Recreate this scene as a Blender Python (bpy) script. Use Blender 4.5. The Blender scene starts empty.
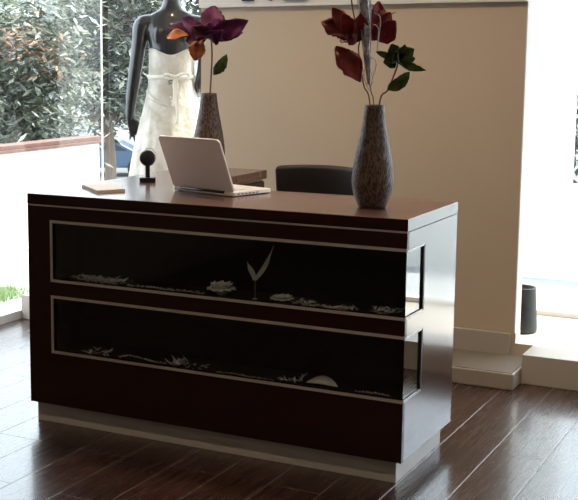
import bpy, bmesh, math, random
from mathutils import Vector, Matrix, noise
PI = math.pi
random.seed(7)
scene = bpy.context.scene
COL = scene.collection

# ------------------------------------------------------------------ materials
def nodes_of(name):
    m = bpy.data.materials.new(name); m.use_nodes = True
    nt = m.node_tree; b = nt.nodes['Principled BSDF']
    return m, nt, b
def mat(name, col, rough=.5, metal=0., spec=.5, bump=0., bscale=60., var=0., vscale=8., coat=0., emis=None):
    m, nt, b = nodes_of(name)
    b.inputs['Base Color'].default_value = (*col, 1)
    b.inputs['Roughness'].default_value = rough
    b.inputs['Metallic'].default_value = metal
    b.inputs['Specular IOR Level'].default_value = spec
    b.inputs['Coat Weight'].default_value = coat
    N, L = nt.nodes, nt.links
    tc = N.new('ShaderNodeTexCoord')
    if var:
        n = N.new('ShaderNodeTexNoise'); n.inputs['Scale'].default_value = vscale; n.inputs['Detail'].default_value = 5
        r = N.new('ShaderNodeValToRGB')
        r.color_ramp.elements[0].position = .3; r.color_ramp.elements[1].position = .7
        r.color_ramp.elements[0].color = (*[c*(1-var) for c in col], 1)
        r.color_ramp.elements[1].color = (*[min(1, c*(1+var)) for c in col], 1)
        L.new(tc.outputs['Object'], n.inputs['Vector']); L.new(n.outputs['Fac'], r.inputs['Fac']); L.new(r.outputs['Color'], b.inputs['Base Color'])
    if bump:
        n = N.new('ShaderNodeTexNoise'); n.inputs['Scale'].default_value = bscale; n.inputs['Detail'].default_value = 3
        bp = N.new('ShaderNodeBump'); bp.inputs['Strength'].default_value = bump; bp.inputs['Distance'].default_value = .01
        L.new(tc.outputs['Object'], n.inputs['Vector']); L.new(n.outputs['Fac'], bp.inputs['Height']); L.new(bp.outputs['Normal'], b.inputs['Normal'])
    if emis:
        b.inputs['Emission Color'].default_value = (*emis[0], 1); b.inputs['Emission Strength'].default_value = emis[1]
    return m

def wood_mat(name, c1, c2, rough, axis='X', spec=.5, coat=0.):
    m, nt, b = nodes_of(name); N, L = nt.nodes, nt.links
    b.inputs['Coat Weight'].default_value = coat; b.inputs['Coat Roughness'].default_value = .12; b.inputs['Coat IOR'].default_value = 1.6
    tc = N.new('ShaderNodeTexCoord'); mp = N.new('ShaderNodeMapping')
    mp.inputs['Scale'].default_value = {'X': (1.5, 22, 22), 'Y': (22, 1.5, 22), 'Z': (22, 22, 1.5)}[axis]
    n = N.new('ShaderNodeTexNoise'); n.inputs['Scale'].default_value = 2.2; n.inputs['Detail'].default_value = 6; n.inputs['Distortion'].default_value = .6
    r = N.new('ShaderNodeValToRGB'); r.color_ramp.elements[0].position = .32; r.color_ramp.elements[1].position = .72
    r.color_ramp.elements[0].color = (*c1, 1); r.color_ramp.elements[1].color = (*c2, 1)
    L.new(tc.outputs['Object'], mp.inputs['Vector']); L.new(mp.outputs['Vector'], n.inputs['Vector'])
    L.new(n.outputs['Fac'], r.inputs['Fac']); L.new(r.outputs['Color'], b.inputs['Base Color'])
    b.inputs['Roughness'].default_value = rough; b.inputs['Specular IOR Level'].default_value = spec
    bp = N.new('ShaderNodeBump'); bp.inputs['Strength'].default_value = .02; bp.inputs['Distance'].default_value = .002
    L.new(n.outputs['Fac'], bp.inputs['Height']); L.new(bp.outputs['Normal'], b.inputs['Normal'])
    return m

def floor_mat():
    m, nt, b = nodes_of('dark_laminate_floor'); N, L = nt.nodes, nt.links
    tc = N.new('ShaderNodeTexCoord')
    mp = N.new('ShaderNodeMapping'); mp.inputs['Rotation'].default_value = (0, 0, PI/2); mp.inputs['Location'].default_value = (-.10, .0, 0)
    bk = N.new('ShaderNodeTexBrick'); bk.inputs['Scale'].default_value = 1
    bk.inputs['Brick Width'].default_value = 1.22; bk.inputs['Row Height'].default_value = .205
    bk.inputs['Mortar Size'].default_value = .0036; bk.inputs['Mortar Smooth'].default_value = .6; bk.offset = .37; bk.inputs['Bias'].default_value = 0
    bk.inputs['Color1'].default_value = (.2, .2, .2, 1); bk.inputs['Color2'].default_value = (.8, .8, .8, 1); bk.inputs['Mortar'].default_value = (0, 0, 0, 1)
    sh = N.new('ShaderNodeMapping'); sh.inputs['Location'].default_value = (.027+.0, .54, 0)
    L.new(tc.outputs['Object'], sh.inputs['Vector']); L.new(sh.outputs['Vector'], mp.inputs['Vector']); L.new(mp.outputs['Vector'], bk.inputs['Vector'])
    g = N.new('ShaderNodeMapping'); g.inputs['Scale'].default_value = (26, 1.6, 1)
    n = N.new('ShaderNodeTexNoise'); n.inputs['Scale'].default_value = 2; n.inputs['Detail'].default_value = 7; n.inputs['Distortion'].default_value = 1.2
    L.new(tc.outputs['Object'], g.inputs['Vector']); L.new(g.outputs['Vector'], n.inputs['Vector'])
    r = N.new('ShaderNodeValToRGB'); r.color_ramp.elements[0].position = .3; r.color_ramp.elements[1].position = .75
    r.color_ramp.elements[0].color = (.030, .013, .010, 1); r.color_ramp.elements[1].color = (.075, .034, .024, 1)
    L.new(n.outputs['Fac'], r.inputs['Fac'])
    mx = N.new('ShaderNodeMix'); mx.data_type = 'RGBA'; mx.blend_type = 'MULTIPLY'; mx.inputs[0].default_value = .45
    L.new(r.outputs['Color'], mx.inputs[6]); L.new(bk.outputs['Color'], mx.inputs[7])
    seam = N.new('ShaderNodeMix'); seam.data_type = 'RGBA'
    L.new(bk.outputs['Fac'], seam.inputs[0]); L.new(mx.outputs[2], seam.inputs[6]); seam.inputs[7].default_value = (.16, .12, .115, 1)  # pale seam colour stands in for the highlight on bevelled board edges
    L.new(seam.outputs[2], b.inputs['Base Color'])
    rr = N.new('ShaderNodeMapRange'); rr.inputs['To Min'].default_value = .22; rr.inputs['To Max'].default_value = .32
    L.new(n.outputs['Fac'], rr.inputs['Value']); L.new(rr.outputs['Result'], b.inputs['Roughness'])
    b.inputs['Specular IOR Level'].default_value = .65; b.inputs['Coat Weight'].default_value = .35; b.inputs['Coat Roughness'].default_value = .11; b.inputs['Coat IOR'].default_value = 1.6
    inv = N.new('ShaderNodeMath'); inv.operation = 'SUBTRACT'; inv.inputs[0].default_value = 1; L.new(bk.outputs['Fac'], inv.inputs[1])
    ad = N.new('ShaderNodeMath'); ad.operation = 'MULTIPLY_ADD'; ad.inputs[1].default_value = .012; L.new(n.outputs['Fac'], ad.inputs[0]); L.new(inv.outputs[0], ad.inputs[2])
    bp = N.new('ShaderNodeBump'); bp.inputs['Strength'].default_value = .6; bp.inputs['Distance'].default_value = .003
    L.new(bp.outputs['Normal'], b.inputs['Coat Normal'])
    L.new(ad.outputs[0], bp.inputs['Height']); L.new(bp.outputs['Normal'], b.inputs['Normal'])
    return m

def glass_mat(name, tint=(1, 1, 1), refl=1.0):
    m = bpy.data.materials.new(name); m.use_nodes = True; nt = m.node_tree; N, L = nt.nodes, nt.links
    N.remove(N['Principled BSDF']); out = N['Material Output']
    t = N.new('ShaderNodeBsdfTransparent'); t.inputs['Color'].default_value = (*tint, 1)
    g = N.new('ShaderNodeBsdfGlossy'); g.inputs['Roughness'].default_value = .0
    f = N.new('ShaderNodeFresnel'); f.inputs['IOR'].default_value = 1.5
    mu = N.new('ShaderNodeMath'); mu.operation = 'MULTIPLY'; mu.inputs[1].default_value = refl; mu.use_clamp = True
    mx = N.new('ShaderNodeMixShader')
    L.new(f.outputs[0], mu.inputs[0]); L.new(mu.outputs[0], mx.inputs[0]); L.new(t.outputs[0], mx.inputs[1]); L.new(g.outputs[0], mx.inputs[2])
    L.new(mx.outputs[0], out.inputs['Surface'])
    return m

def leaf_mat(name, cols, trans=.35, rough=.45):
    m, nt, b = nodes_of(name); N, L = nt.nodes, nt.links
    ge = N.new('ShaderNodeNewGeometry'); r = N.new('ShaderNodeValToRGB'); r.color_ramp.interpolation = 'LINEAR'
    els = r.color_ramp.elements
    els[0].color = (*cols[0], 1); els[1].color = (*cols[-1], 1)
    for i, c in enumerate(cols[1:-1]):
        e = els.new((i+1)/(len(cols)-1)); e.color = (*c, 1)
    L.new(ge.outputs['Random Per Island'], r.inputs['Fac']); L.new(r.outputs['Color'], b.inputs['Base Color'])
    b.inputs['Roughness'].default_value = rough
    tr = N.new('ShaderNodeBsdfTranslucent'); L.new(r.outputs['Color'], tr.inputs['Color'])
    mx = N.new('ShaderNodeMixShader'); mx.inputs[0].default_value = trans
    L.new(b.outputs[0], mx.inputs[1]); L.new(tr.outputs[0], mx.inputs[2]); L.new(mx.outputs[0], N['Material Output'].inputs['Surface'])
    return m

def petal_mat(name, c1, c2, scale=30, trans=.3):
    m, nt, b = nodes_of(name); N, L = nt.nodes, nt.links
    tc = N.new('ShaderNodeTexCoord'); n = N.new('ShaderNodeTexNoise'); n.inputs['Scale'].default_value = scale; n.inputs['Detail'].default_value = 4
    r = N.new('ShaderNodeValToRGB'); r.color_ramp.elements[0].position = .35; r.color_ramp.elements[1].position = .68
    r.color_ramp.elements[0].color = (*c1, 1); r.color_ramp.elements[1].color = (*c2, 1)
    L.new(tc.outputs['Object'], n.inputs['Vector']); L.new(n.outputs['Fac'], r.inputs['Fac']); L.new(r.outputs['Color'], b.inputs['Base Color'])
    b.inputs['Roughness'].default_value = .6
    tr = N.new('ShaderNodeBsdfTranslucent'); L.new(r.outputs['Color'], tr.inputs['Color'])
    mx = N.new('ShaderNodeMixShader'); mx.inputs[0].default_value = trans
    L.new(b.outputs[0], mx.inputs[1]); L.new(tr.outputs[0], mx.inputs[2]); L.new(mx.outputs[0], N['Material Output'].inputs['Surface'])
    bp = N.new('ShaderNodeBump'); bp.inputs['Strength'].default_value = .3; bp.inputs['Distance'].default_value = .004
    L.new(n.outputs['Fac'], bp.inputs['Height']); L.new(bp.outputs['Normal'], b.inputs['Normal'])
    return m

def vase_mat():
    m, nt, b = nodes_of('hammered_bark_vase'); N, L = nt.nodes, nt.links
    tc = N.new('ShaderNodeTexCoord')
    mp = N.new('ShaderNodeMapping'); mp.inputs['Scale'].default_value = (1, 1, .42)
    v = N.new('ShaderNodeTexVoronoi'); v.inputs['Scale'].default_value = 130; v.inputs['Randomness'].default_value = .9
    n = N.new('ShaderNodeTexNoise'); n.inputs['Scale'].default_value = 70; n.inputs['Detail'].default_value = 6
    L.new(tc.outputs['Object'], mp.inputs['Vector']); L.new(mp.outputs['Vector'], v.inputs['Vector']); L.new(mp.outputs['Vector'], n.inputs['Vector'])
    mul = N.new('ShaderNodeMath'); mul.operation = 'MULTIPLY'; L.new(v.outputs['Distance'], mul.inputs[0]); L.new(n.outputs['Fac'], mul.inputs[1])
    r = N.new('ShaderNodeValToRGB'); r.color_ramp.elements[0].position = .08; r.color_ramp.elements[1].position = .38
    r.color_ramp.elements[0].color = (.020, .013, .010, 1); r.color_ramp.elements[1].color = (.12, .082, .064, 1)
    L.new(mul.outputs[0], r.inputs['Fac']); L.new(r.outputs['Color'], b.inputs['Base Color'])
    b.inputs['Roughness'].default_value = .45; b.inputs['Metallic'].default_value = .0; b.inputs['Specular IOR Level'].default_value = .3
    bp = N.new('ShaderNodeBump'); bp.inputs['Strength'].default_value = .8; bp.inputs['Distance'].default_value = .004
    L.new(mul.outputs[0], bp.inputs['Height']); L.new(bp.outputs['Normal'], b.inputs['Normal'])
    return m

def lace_mat():
    m, nt, b = nodes_of('ivory_lace_satin'); N, L = nt.nodes, nt.links
    tc = N.new('ShaderNodeTexCoord')
    v = N.new('ShaderNodeTexVoronoi'); v.inputs['Scale'].default_value = 34
    n = N.new('ShaderNodeTexNoise'); n.inputs['Scale'].default_value = 14; n.inputs['Detail'].default_value = 6
    L.new(tc.outputs['Object'], v.inputs['Vector']); L.new(tc.outputs['Object'], n.inputs['Vector'])
    r = N.new('ShaderNodeValToRGB'); r.color_ramp.elements[0].position = .35; r.color_ramp.elements[1].position = .62
    r.color_ramp.elements[0].color = (.50, .455, .375, 1); r.color_ramp.elements[1].color = (.64, .60, .53, 1)
    L.new(n.outputs['Fac'], r.inputs['Fac']); L.new(r.outputs['Color'], b.inputs['Base Color'])
    b.inputs['Roughness'].default_value = .5; b.inputs['Sheen Weight'].default_value = .3
    bp = N.new('ShaderNodeBump'); bp.inputs['Strength'].default_value = .5; bp.inputs['Distance'].default_value = .006
    L.new(v.outputs['Distance'], bp.inputs['Height']); L.new(bp.outputs['Normal'], b.inputs['Normal'])
    return m

M = dict(
    floor=floor_mat(),
    wall=mat('warm_beige_wall_paint', (.51, .40, .295), .75, bump=.04, bscale=240),
    room=mat('room_wall_paint', (.19, .155, .125), .8),
    ceil=mat('ceiling_white', (.55, .53, .50), .8),
    fascia=mat('white_painted_band', (.72, .69, .66), .6),
    cream=mat('cream_trim_paint', (.74, .70, .60), .45, bump=.02),
    plinth=mat('pale_plinth_paint', (.42, .36, .31), .4, bump=.03, bscale=120),
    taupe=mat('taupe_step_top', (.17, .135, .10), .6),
    ledge=mat('white_display_platform', (.50, .45, .39), .4, bump=.02),
    white=mat('white_column_paint', (.85, .85, .84), .6),
    frame=mat('white_window_frame', (.75, .76, .76), .4),
    dark=wood_mat('dark_wenge_veneer', (.015, .0042, .0042), (.025, .0070, .0062), .24, 'X', .5),
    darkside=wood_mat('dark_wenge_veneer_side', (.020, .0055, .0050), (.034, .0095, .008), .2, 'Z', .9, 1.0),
    top=wood_mat('wenge_desk_top', (.10, .042, .032), (.16, .072, .054), .27, 'X', .7, .5),
    black=mat('black_cabinet_lining', (.010, .009, .009), .5),
    alu=mat('brushed_aluminium_trim', (.62, .57, .56), .38, metal=.6, bump=.02),
    kick=mat('pale_metal_kickboard', (.68, .65, .62), .42, metal=.0, bump=.02, bscale=90),
    glass=glass_mat('window_glass', (.97, .985, .98), .12),
    sideglass=glass_mat('side_cabinet_glass', (.93, .96, .95), 2.6),
    cabglass=glass_mat('cabinet_glass', (.98, .99, .985), .7),
    vase=vase_mat(),
    stem=mat('reddish_brown_stem', (.16, .055, .03), .6),
    red=petal_mat('deep_red_fabric_leaf', (.12, .007, .008), (.30, .020, .018)),
    redl=petal_mat('rust_red_fabric_leaf', (.18, .018, .012), (.38, .055, .035)),
    purple=petal_mat('purple_velvet_petal', (.06, .008, .045), (.22, .025, .15), 22),
    plum=petal_mat('dark_plum_petal', (.045, .006, .022), (.13, .012, .05), 26),
    orange=petal_mat('orange_petal', (.45, .12, .03), (.75, .32, .10), 26),
    green=petal_mat('green_silk_leaf', (.03, .06, .018), (.13, .19, .05), 30),
    dgreen=petal_mat('dark_green_petal', (.012, .028, .015), (.05, .085, .03), 30),
    silver=mat('silver_mesh_ribbon', (.40, .38, .42), .4, metal=.1, var=.5, vscale=70),
    lap=mat('white_laptop_plastic', (.80, .74, .71), .3, bump=.0),
    key=mat('laptop_keys', (.75, .74, .73), .5),
    screen=mat('laptop_screen_glass', (.01, .01, .012), .1),
    gbody=mat('glossy_black_mannequin', (.014, .014, .015), .36, spec=.75, coat=.3),
    gown=lace_mat(),
    satin=mat('ivory_satin_bow', (.80, .76, .68), .4),
    leather=mat('black_chair_leather', (.016, .011, .011), .6, bump=.08, bscale=200),
    plastic=mat('black_plastic', (.012, .012, .013), .38),
    chrome=mat('chrome', (.6, .6, .6), .2, metal=1),
    paper=mat('cream_card', (.62, .56, .50), .6),
    letter=mat('black_sign_letter', (.012, .010, .012), .45),
    bucket=mat('dark_slate_ceramic', (.018, .024, .028), .45, var=.3, vscale=20),
    tulle=mat('white_tulle', (.88, .87, .86), .7),
    pearl=mat('pearl_bead', (.72, .70, .68), .3),
    render=mat('white_outdoor_render', (.80, .80, .78), .8),
    cap=mat('terracotta_wall_coping', (.13, .056, .042), .8, var=.25, vscale=5),
    pave=mat('pale_terrace_paving', (.36, .37, .375), .7, var=.08, vscale=2),
    street=mat('grey_asphalt_street', (.09, .092, .095), .85, var=.15, vscale=1),
    trunk=mat('tree_bark', (.16, .12, .09), .9, bump=.5, bscale=12),
    leafa=leaf_mat('pale_sunlit_leaf', [(.07, .085, .055), (.15, .165, .115), (.09, .11, .075), (.62, .62, .57)]),
    leafb=leaf_mat('deep_green_leaf', [(.055, .075, .042), (.09, .125, .06), (.17, .19, .14), (.07, .09, .05)]),
    bloom=leaf_mat('orange_autumn_leaf', [(.22, .12, .07), (.34, .21, .13), (.17, .10, .07)]),
    grass=leaf_mat('grass_blade', [(.16, .26, .08), (.25, .36, .14)]),
    car=mat('blue_car_paint', (.07, .12, .20), .3, metal=.2, coat=.8),
    carglass=mat('car_window_tint', (.05, .06, .07), .1),
    tire=mat('black_rubber', (.02, .02, .02), .8),
    lamp=mat('added_lamp_diffuser', (.9, .85, .75), .5, emis=((1, .78, .52), 6)),  # glowing face of the added ceiling lamps
    tan_house=mat('pale_stucco_house', (.52, .50, .47), .9),
    roof=mat('roof_tile', (.30, .15, .11), .8),
)

# ------------------------------------------------------------------ helpers
def mesh_obj(name, verts, faces, m, parent=None, smooth=False, loc=None):
    me = bpy.data.meshes.new(name); me.from_pydata([tuple(v) for v in verts], [], faces); me.update()
    o = bpy.data.objects.new(name, me); COL.objects.link(o)
    if m: me.materials.append(m)
    if smooth:
        for p in me.polygons: p.use_smooth = True
    if parent: o.parent = parent
    if loc: o.location = loc
    return o
def bm_obj(name, bm, m, parent=None, smooth=False, loc=None):
    me = bpy.data.meshes.new(name); bmesh.ops.recalc_face_normals(bm, faces=bm.faces[:]); bm.to_mesh(me); bm.free()
    o = bpy.data.objects.new(name, me); COL.objects.link(o)
    if m: me.materials.append(m)
    if smooth:
        for p in me.polygons: p.use_smooth = True
    if parent: o.parent = parent
    if loc: o.location = loc
    return o
def add_box(bm, x0, x1, y0, y1, z0, z1):
    vs = [bm.verts.new((x, y, z)) for z in (z0, z1) for y in (y0, y1) for x in (x0, x1)]
    for f in ((0, 2, 3, 1), (4, 5, 7, 6), (0, 1, 5, 4), (2, 6, 7, 3), (0, 4, 6, 2), (1, 3, 7, 5)):
        bm.faces.new([vs[i] for i in f])
def boxes(name, lst, m, parent=None, bevel=0., kind=None):
    bm = bmesh.new()
    for b in lst: add_box(bm, *b)
    o = bm_obj(name, bm, m, parent)
    if bevel:
        md = o.modifiers.new('bevel', 'BEVEL'); md.width = bevel; md.segments = 2; md.limit_method = 'ANGLE'
    if kind: o['kind'] = kind
    return o
def struct(name, lst, m, bevel=0.): return boxes(name, lst, m, None, bevel, 'structure')
def empty(name, label, cat, loc=(0, 0, 0), rz=0, group=None):
    o = bpy.data.objects.new(name, None); COL.objects.link(o); o.location = loc; o.rotation_euler = (0, 0, rz)
    o.empty_display_size = .1
    return tag(o, label, cat, group)
def tag(o, label, cat, group=None, kind=None):
    o['label'] = label; o['category'] = cat
    if group: o['group'] = group
    if kind: o['kind'] = kind
    return o
def lathe_bm(bm, prof, n=40, c=(0, 0, 0), fr=None):
    rings = []
    for r, z in prof:
        ring = []
        for i in range(n):
            a = 2*PI*i/n; rr = r if fr is None else fr(r, z, a)
            ring.append(bm.verts.new((c[0]+rr*math.cos(a), c[1]+rr*math.sin(a), c[2]+z)))
        rings.append(ring)
    for a, b in zip(rings, rings[1:]):
        for i in range(n): bm.faces.new((a[i], a[(i+1) % n], b[(i+1) % n], b[i]))
    bm.faces.new(rings[0][::-1]); bm.faces.new(rings[-1])
def lathe(name, prof, m, parent=None, n=40, c=(0, 0, 0), fr=None):
    bm = bmesh.new(); lathe_bm(bm, prof, n, c, fr)
    o = bm_obj(name, bm, m, parent)
    for p in o.data.polygons: p.use_smooth = len(p.vertices) == 4
    return o
def tube_bm(bm, pts, rad, n=8):
    pts = [Vector(p) for p in pts]
    if not isinstance(rad, (list, tuple)): rad = [rad]*len(pts)
    rings = []; up = None
    for i, p in enumerate(pts):
        d = (pts[min(i+1, len(pts)-1)]-pts[max(i-1, 0)]).normalized()
        if up is None:
            up = Vector((0, 0, 1)) if abs(d.z) < .9 else Vector((1, 0, 0))
        s = d.cross(up).normalized(); up = s.cross(d).normalized()
        rings.append([bm.verts.new(p+(s*math.cos(2*PI*k/n)+up*math.sin(2*PI*k/n))*rad[i]) for k in range(n)])
    for a, b in zip(rings, rings[1:]):
        for k in range(n): bm.faces.new((a[k], a[(k+1) % n], b[(k+1) % n], b[k]))
    bm.faces.new(rings[0][::-1]); bm.faces.new(rings[-1])
def tube(name, pts, rad, m, parent=None, n=8):
    bm = bmesh.new(); tube_bm(bm, pts, rad, n); return bm_obj(name, bm, m, parent, True)
def ball_bm(bm, c, r, s=(1, 1, 1), u=12, v=8):
    g = bmesh.ops.create_uvsphere(bm, u_segments=u, v_segments=v, radius=r)
    for q in g['verts']: q.co = Vector((q.co.x*s[0]+c[0], q.co.y*s[1]+c[1], q.co.z*s[2]+c[2]))
def bez(pts, n=12):
    pts = [Vector(p) for p in pts]; out = []
    P = [pts[0]]+pts+[pts[-1]]
    for i in range(1, len(P)-2):
        for k in range(n):
            t = k/n; a, b, c, d = P[i-1], P[i], P[i+1], P[i+2]
            out.append(.5*((2*b)+(c-a)*t+(2*a-5*b+4*c-d)*t*t+(3*b-a-3*c+d)*t**3))
    out.append(pts[-1]); return out

# ------------------------------------------------------------------ room shell
XL, YB, XR, YF, HC = -1.28, 2.57, 6.5, -6.5, 2.9
struct('floor', [(XL, XR, YF, YB, -.15, 0)], M['floor'])
struct('ceiling', [(XL-.15, XR+.15, YF-.15, YB+.15, HC, HC+.2)], M['ceil'])
struct('wall_front', [(XL-.15, XR+.15, YF-.15, YF, -.15, HC)], M['room'])
struct('wall_right', [(XR, XR+.15, YF, YB, -.15, HC)], M['room'])
struct('wall_left', [(XL-.15, XL, YF, .25, -.15, HC)], M['room'])
struct('wall_back', [(-.19, 1.57, 1.852, 1.952, .142, HC)], M['wall'])
struct('trim_lit_end', [(1.57, 1.575, 1.850, 1.953, .190, HC)], M['fascia'])  # pale sheet on the wall end, its lit look put in as colour
struct('trim_1', [(-.19, 1.575, 1.822, 1.852, 1.80, HC)], M['fascia'], .002)           # white band the letters stand on
struct('baseboard_back', [(-.19, 1.555, 1.832, 1.852, .079, .190), (1.57, 1.578, 1.852, 1.952, .142, .190)], M['plinth'], .002)
struct('trim_2', [(-.19, 1.665, 1.489, 1.852, 0, .079)], M['plinth'], .006)            # low plinth in front of the back wall
struct('trim_5', [(-.19, 1.655, 1.497, 1.832, .079, .082)], M['taupe'])  # thin cover on the step, coloured darker than the plinth
struct('trim_3', [(XL, -.19, 1.634, YB, 0, .142), (-.19, 1.665, 1.852, YB, 0, .142), (1.665, XR, 1.634, YB, 0, .142)], M['ledge'], .003)   # window display platform
# left glazing
def glazing(name, base, frames, pane):
    f = boxes(name, frames, M['frame'], None, .002); f['kind'] = 'structure'
    g = boxes('window_pane', [pane], M['glass'], f)
    return f
glazing('window_1', 0, [(XL-.09, XL, .25, YB, -.15, .05), (XL-.07, XL, .25, YB, HC-.08, HC), (XL-.06, XL, .25, .29, .05, HC-.08), (XL-.03, XL-.022, YB-.012, YB, .142, HC-.08)], (XL-.035, XL-.027, .29, YB-.012, .05, HC-.08))
glazing('window_2', 0, [(XL+.01, 1.25, YB, YB+.09, -.15, .17), (XL+.01, 1.25, YB, YB+.06, HC-.08, HC), (1.21, 1.25, YB, YB+.06, .17, HC-.08)], (XL+.012, 1.21, YB+.02, YB+.028, .17, HC-.08))
glazing('window_3', 0, [(1.25, XR, YB, YB+.09, -.15, .17), (1.25, XR, YB, YB+.06, HC-.08, HC), (3.9, 3.96, YB, YB+.06, .17, HC-.08), (XR-.04, XR, YB, YB+.06, .17, HC-.08)], (1.25, 3.9, YB+.02, YB+.028, .17, HC-.08))
boxes('window_pane', [(3.96, XR-.04, YB+.02, YB+.028, .17, HC-.08)], M['glass'], bpy.data.objects['window_3'])

# letters on the band (only their feet reach into the photograph)
def letter(name, x0, strokes, serifs, label):
    bm = bmesh.new()
    for poly in strokes+serifs:
        a = [bm.verts.new((x0+x, 1.805, 1.829+z)) for x, z in poly]; b = [bm.verts.new((x0+x, 1.822, 1.829+z)) for x, z in poly]
        bm.faces.new(a); bm.faces.new(b[::-1])
        for i in range(len(a)): bm.faces.new((a[i], a[i-1], b[i-1], b[i]))
    return tag(bm_obj(name, bm, M['letter']), label, 'letter', None)
R_ = lambda x0, x1, z0, z1: [(x0, z0), (x1, z0), (x1, z1), (x0, z1)]
letter('sign_letter', .078, [R_(.026, .040, .008, .185), [(.012, .185), (.040, .185), (.172, 0), (.160, 0)], R_(.160, .172, 0, .185)],
       [R_(0, .066, 0, .008), R_(0, .03, .185, .193), R_(.135, .197, .185, .193)], 'black serif letter N on the white wall band, above the purple flower')
letter('sign_letter', .316, [R_(.018, .042, .008, .185)], [R_(0, .135, 0, .010), R_(0, .130, .185, .195), R_(.042, .10, .094, .102), [(.125, 0), (.135, 0), (.142, .045), (.137, .045)], [(.120, .195), (.130, .195), (.133, .155), (.128, .155)], R_(.096, .102, .078, .118)],
       'black serif letter E on the white wall band, just left of the red leaves')

# unseen ceiling lamps, added to give the beige wall warm light
for i, (x, y) in enumerate(((.2, .6), (1.5, .6), (2.6, -1.2), (.4, -2.0), (4.2, -.6), (2.2, -4.2))):
    t = empty('added_downlight', 'unseen round warm downlight added in the ceiling to light the room', 'ceiling light', (x, y, HC), 0, 'added downlights')
    lathe('trim_ring', [(.075, -.006), (.085, -.012), (.10, -.010), (.10, 0)], M['frame'], t, 32)
    lathe('diffuser', [(.07, -.014), (.074, -.006)], M['lamp'], t, 32)
    ld = bpy.data.lights.new('added_lamp_light', 'SPOT'); ld.energy = 75; ld.color = (1, .76, .50); ld.spot_size = 2.5; ld.spot_blend = .8; ld.shadow_soft_size = .07
    lo = bpy.data.objects.new('added_lamp_light', ld); COL.objects.link(lo); lo.location = (x, y, HC-.03)

# ------------------------------------------------------------------ reception desk
W, D, H = 1.64, .59, .98
desk = empty('reception_desk', 'large dark reddish-brown reception desk with two long glass display windows', 'desk')
zb = .094
U0, U1, L0, L1 = .629, .864, .327, .550     # openings
xo, yo = .124, .19
t_ = .022
bd = []
# front frame
bd += [(0, xo, 0, t_, zb, .932), (xo, W, 0, t_, U1, .932), (xo, W, 0, t_, L1, U0), (xo, W, 0, t_, zb, L0)]
# right side
bs = [(W-t_, W, yo, D, zb, .932), (W-t_, W, t_, yo, U1, .932), (W-t_, W, t_, yo, L1, U0), (W-t_, W, t_, yo, zb, L0)]
boxes('front_panel', bd, M['dark'], desk)
boxes('side_panel', bs, M['darkside'], desk)
boxes('side_panel', [(0, t_, t_, D, zb, .932)], M['darkside'], desk)
boxes('back_panel', [(t_, W-t_, D-t_, D, zb, .932)], M['dark'], desk)
# display compartments: lining
dd = .225
for nm, z0, z1 in (('display_compartment', U0, U1), ('display_compartment', L0, L1)):
    boxes(nm, [(xo-.03, W-t_, dd, dd+.008, z0-.02, z1+.02), (xo-.03, xo-.022, t_, dd, z0-.02, z1+.02),
               (xo-.03, W-t_, t_, dd, z0-.02, z0-.014), (xo-.03, W-t_, t_, dd, z1+.014, z1+.02)], M['black'], desk)
# metal recess strip + top slab
boxes('shadow_gap', [(.004, W-.004, .004, D-.002, .932, .937)], M['black'], desk)
boxes('metal_strip', [(0, W, -.0022, .004, .9305, .9365)], M['alu'], desk)
ts = boxes('desk_top', [(0, W, 0, D, .937, H)], M['top'], desk, .0015)
boxes('edge_band', [(0, W, -.0016, 0, .9372, H-.001)], M['dark'], ts)
boxes('edge_band', [(W, W+.0016, 0, D, .9372, H-.001)], M['darkside'], ts)
boxes('kickboard', [(.0, W-.036, .05, D-.015, 0, zb)], M['kick'], desk)
for z0, z1 in ((U0, U1), (L0, L1)):
    s = .011
    boxes('window_trim', [(xo-s, W, -.003, .004, z1, z1+s), (xo-s, W, -.003, .004, z0-s, z0), (xo-s, xo, -.003, .004, z0, z1),
                          (W-.004, W+.003, 0, yo, z0-s*.8, z0), (W-.004, W+.003, 0, yo, z1, z1+s*.4)], M['alu'], desk)
    boxes('side_trim', [(W-.012, W+.003, yo-.008, yo+.005, z0-.004, z1+.004)], M['black'], desk)
    boxes('front_glass', [(xo, W-.001, .006, .011, z0, z1)], M['cabglass'], desk)
    boxes('side_glass', [(W-.009, W-.004, .011, yo-.008, z0, z1)], M['sideglass'], desk)

# return table behind the desk (left)
ret = empty('side_cabinet', 'dark wooden side cabinet with a drawer, behind the laptop, carrying the purple flower vase', 'cabinet', (0, 0, 0))
boxes('cabinet_top', [(0, .42, D+.003, 1.42, .937, H)], M['top'], ret, .0015)
boxes('body', [(0.004, .405, D+.006, 1.405, .03, .932)], M['darkside'], ret)
for z0, z1 in ((.70, .925), (.38, .69), (.06, .37)):
    d = boxes('drawer', [(.405, .416, .75, 1.40, z0, z1)], M['dark'], ret, .001)
    boxes('handle', [(.416, .430, .98, 1.16, z1-.06, z1-.05)], M['alu'], d)
boxes('foot', [(.02, .39, D+.03, 1.39, 0, .03)], M['black'], ret)

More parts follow.
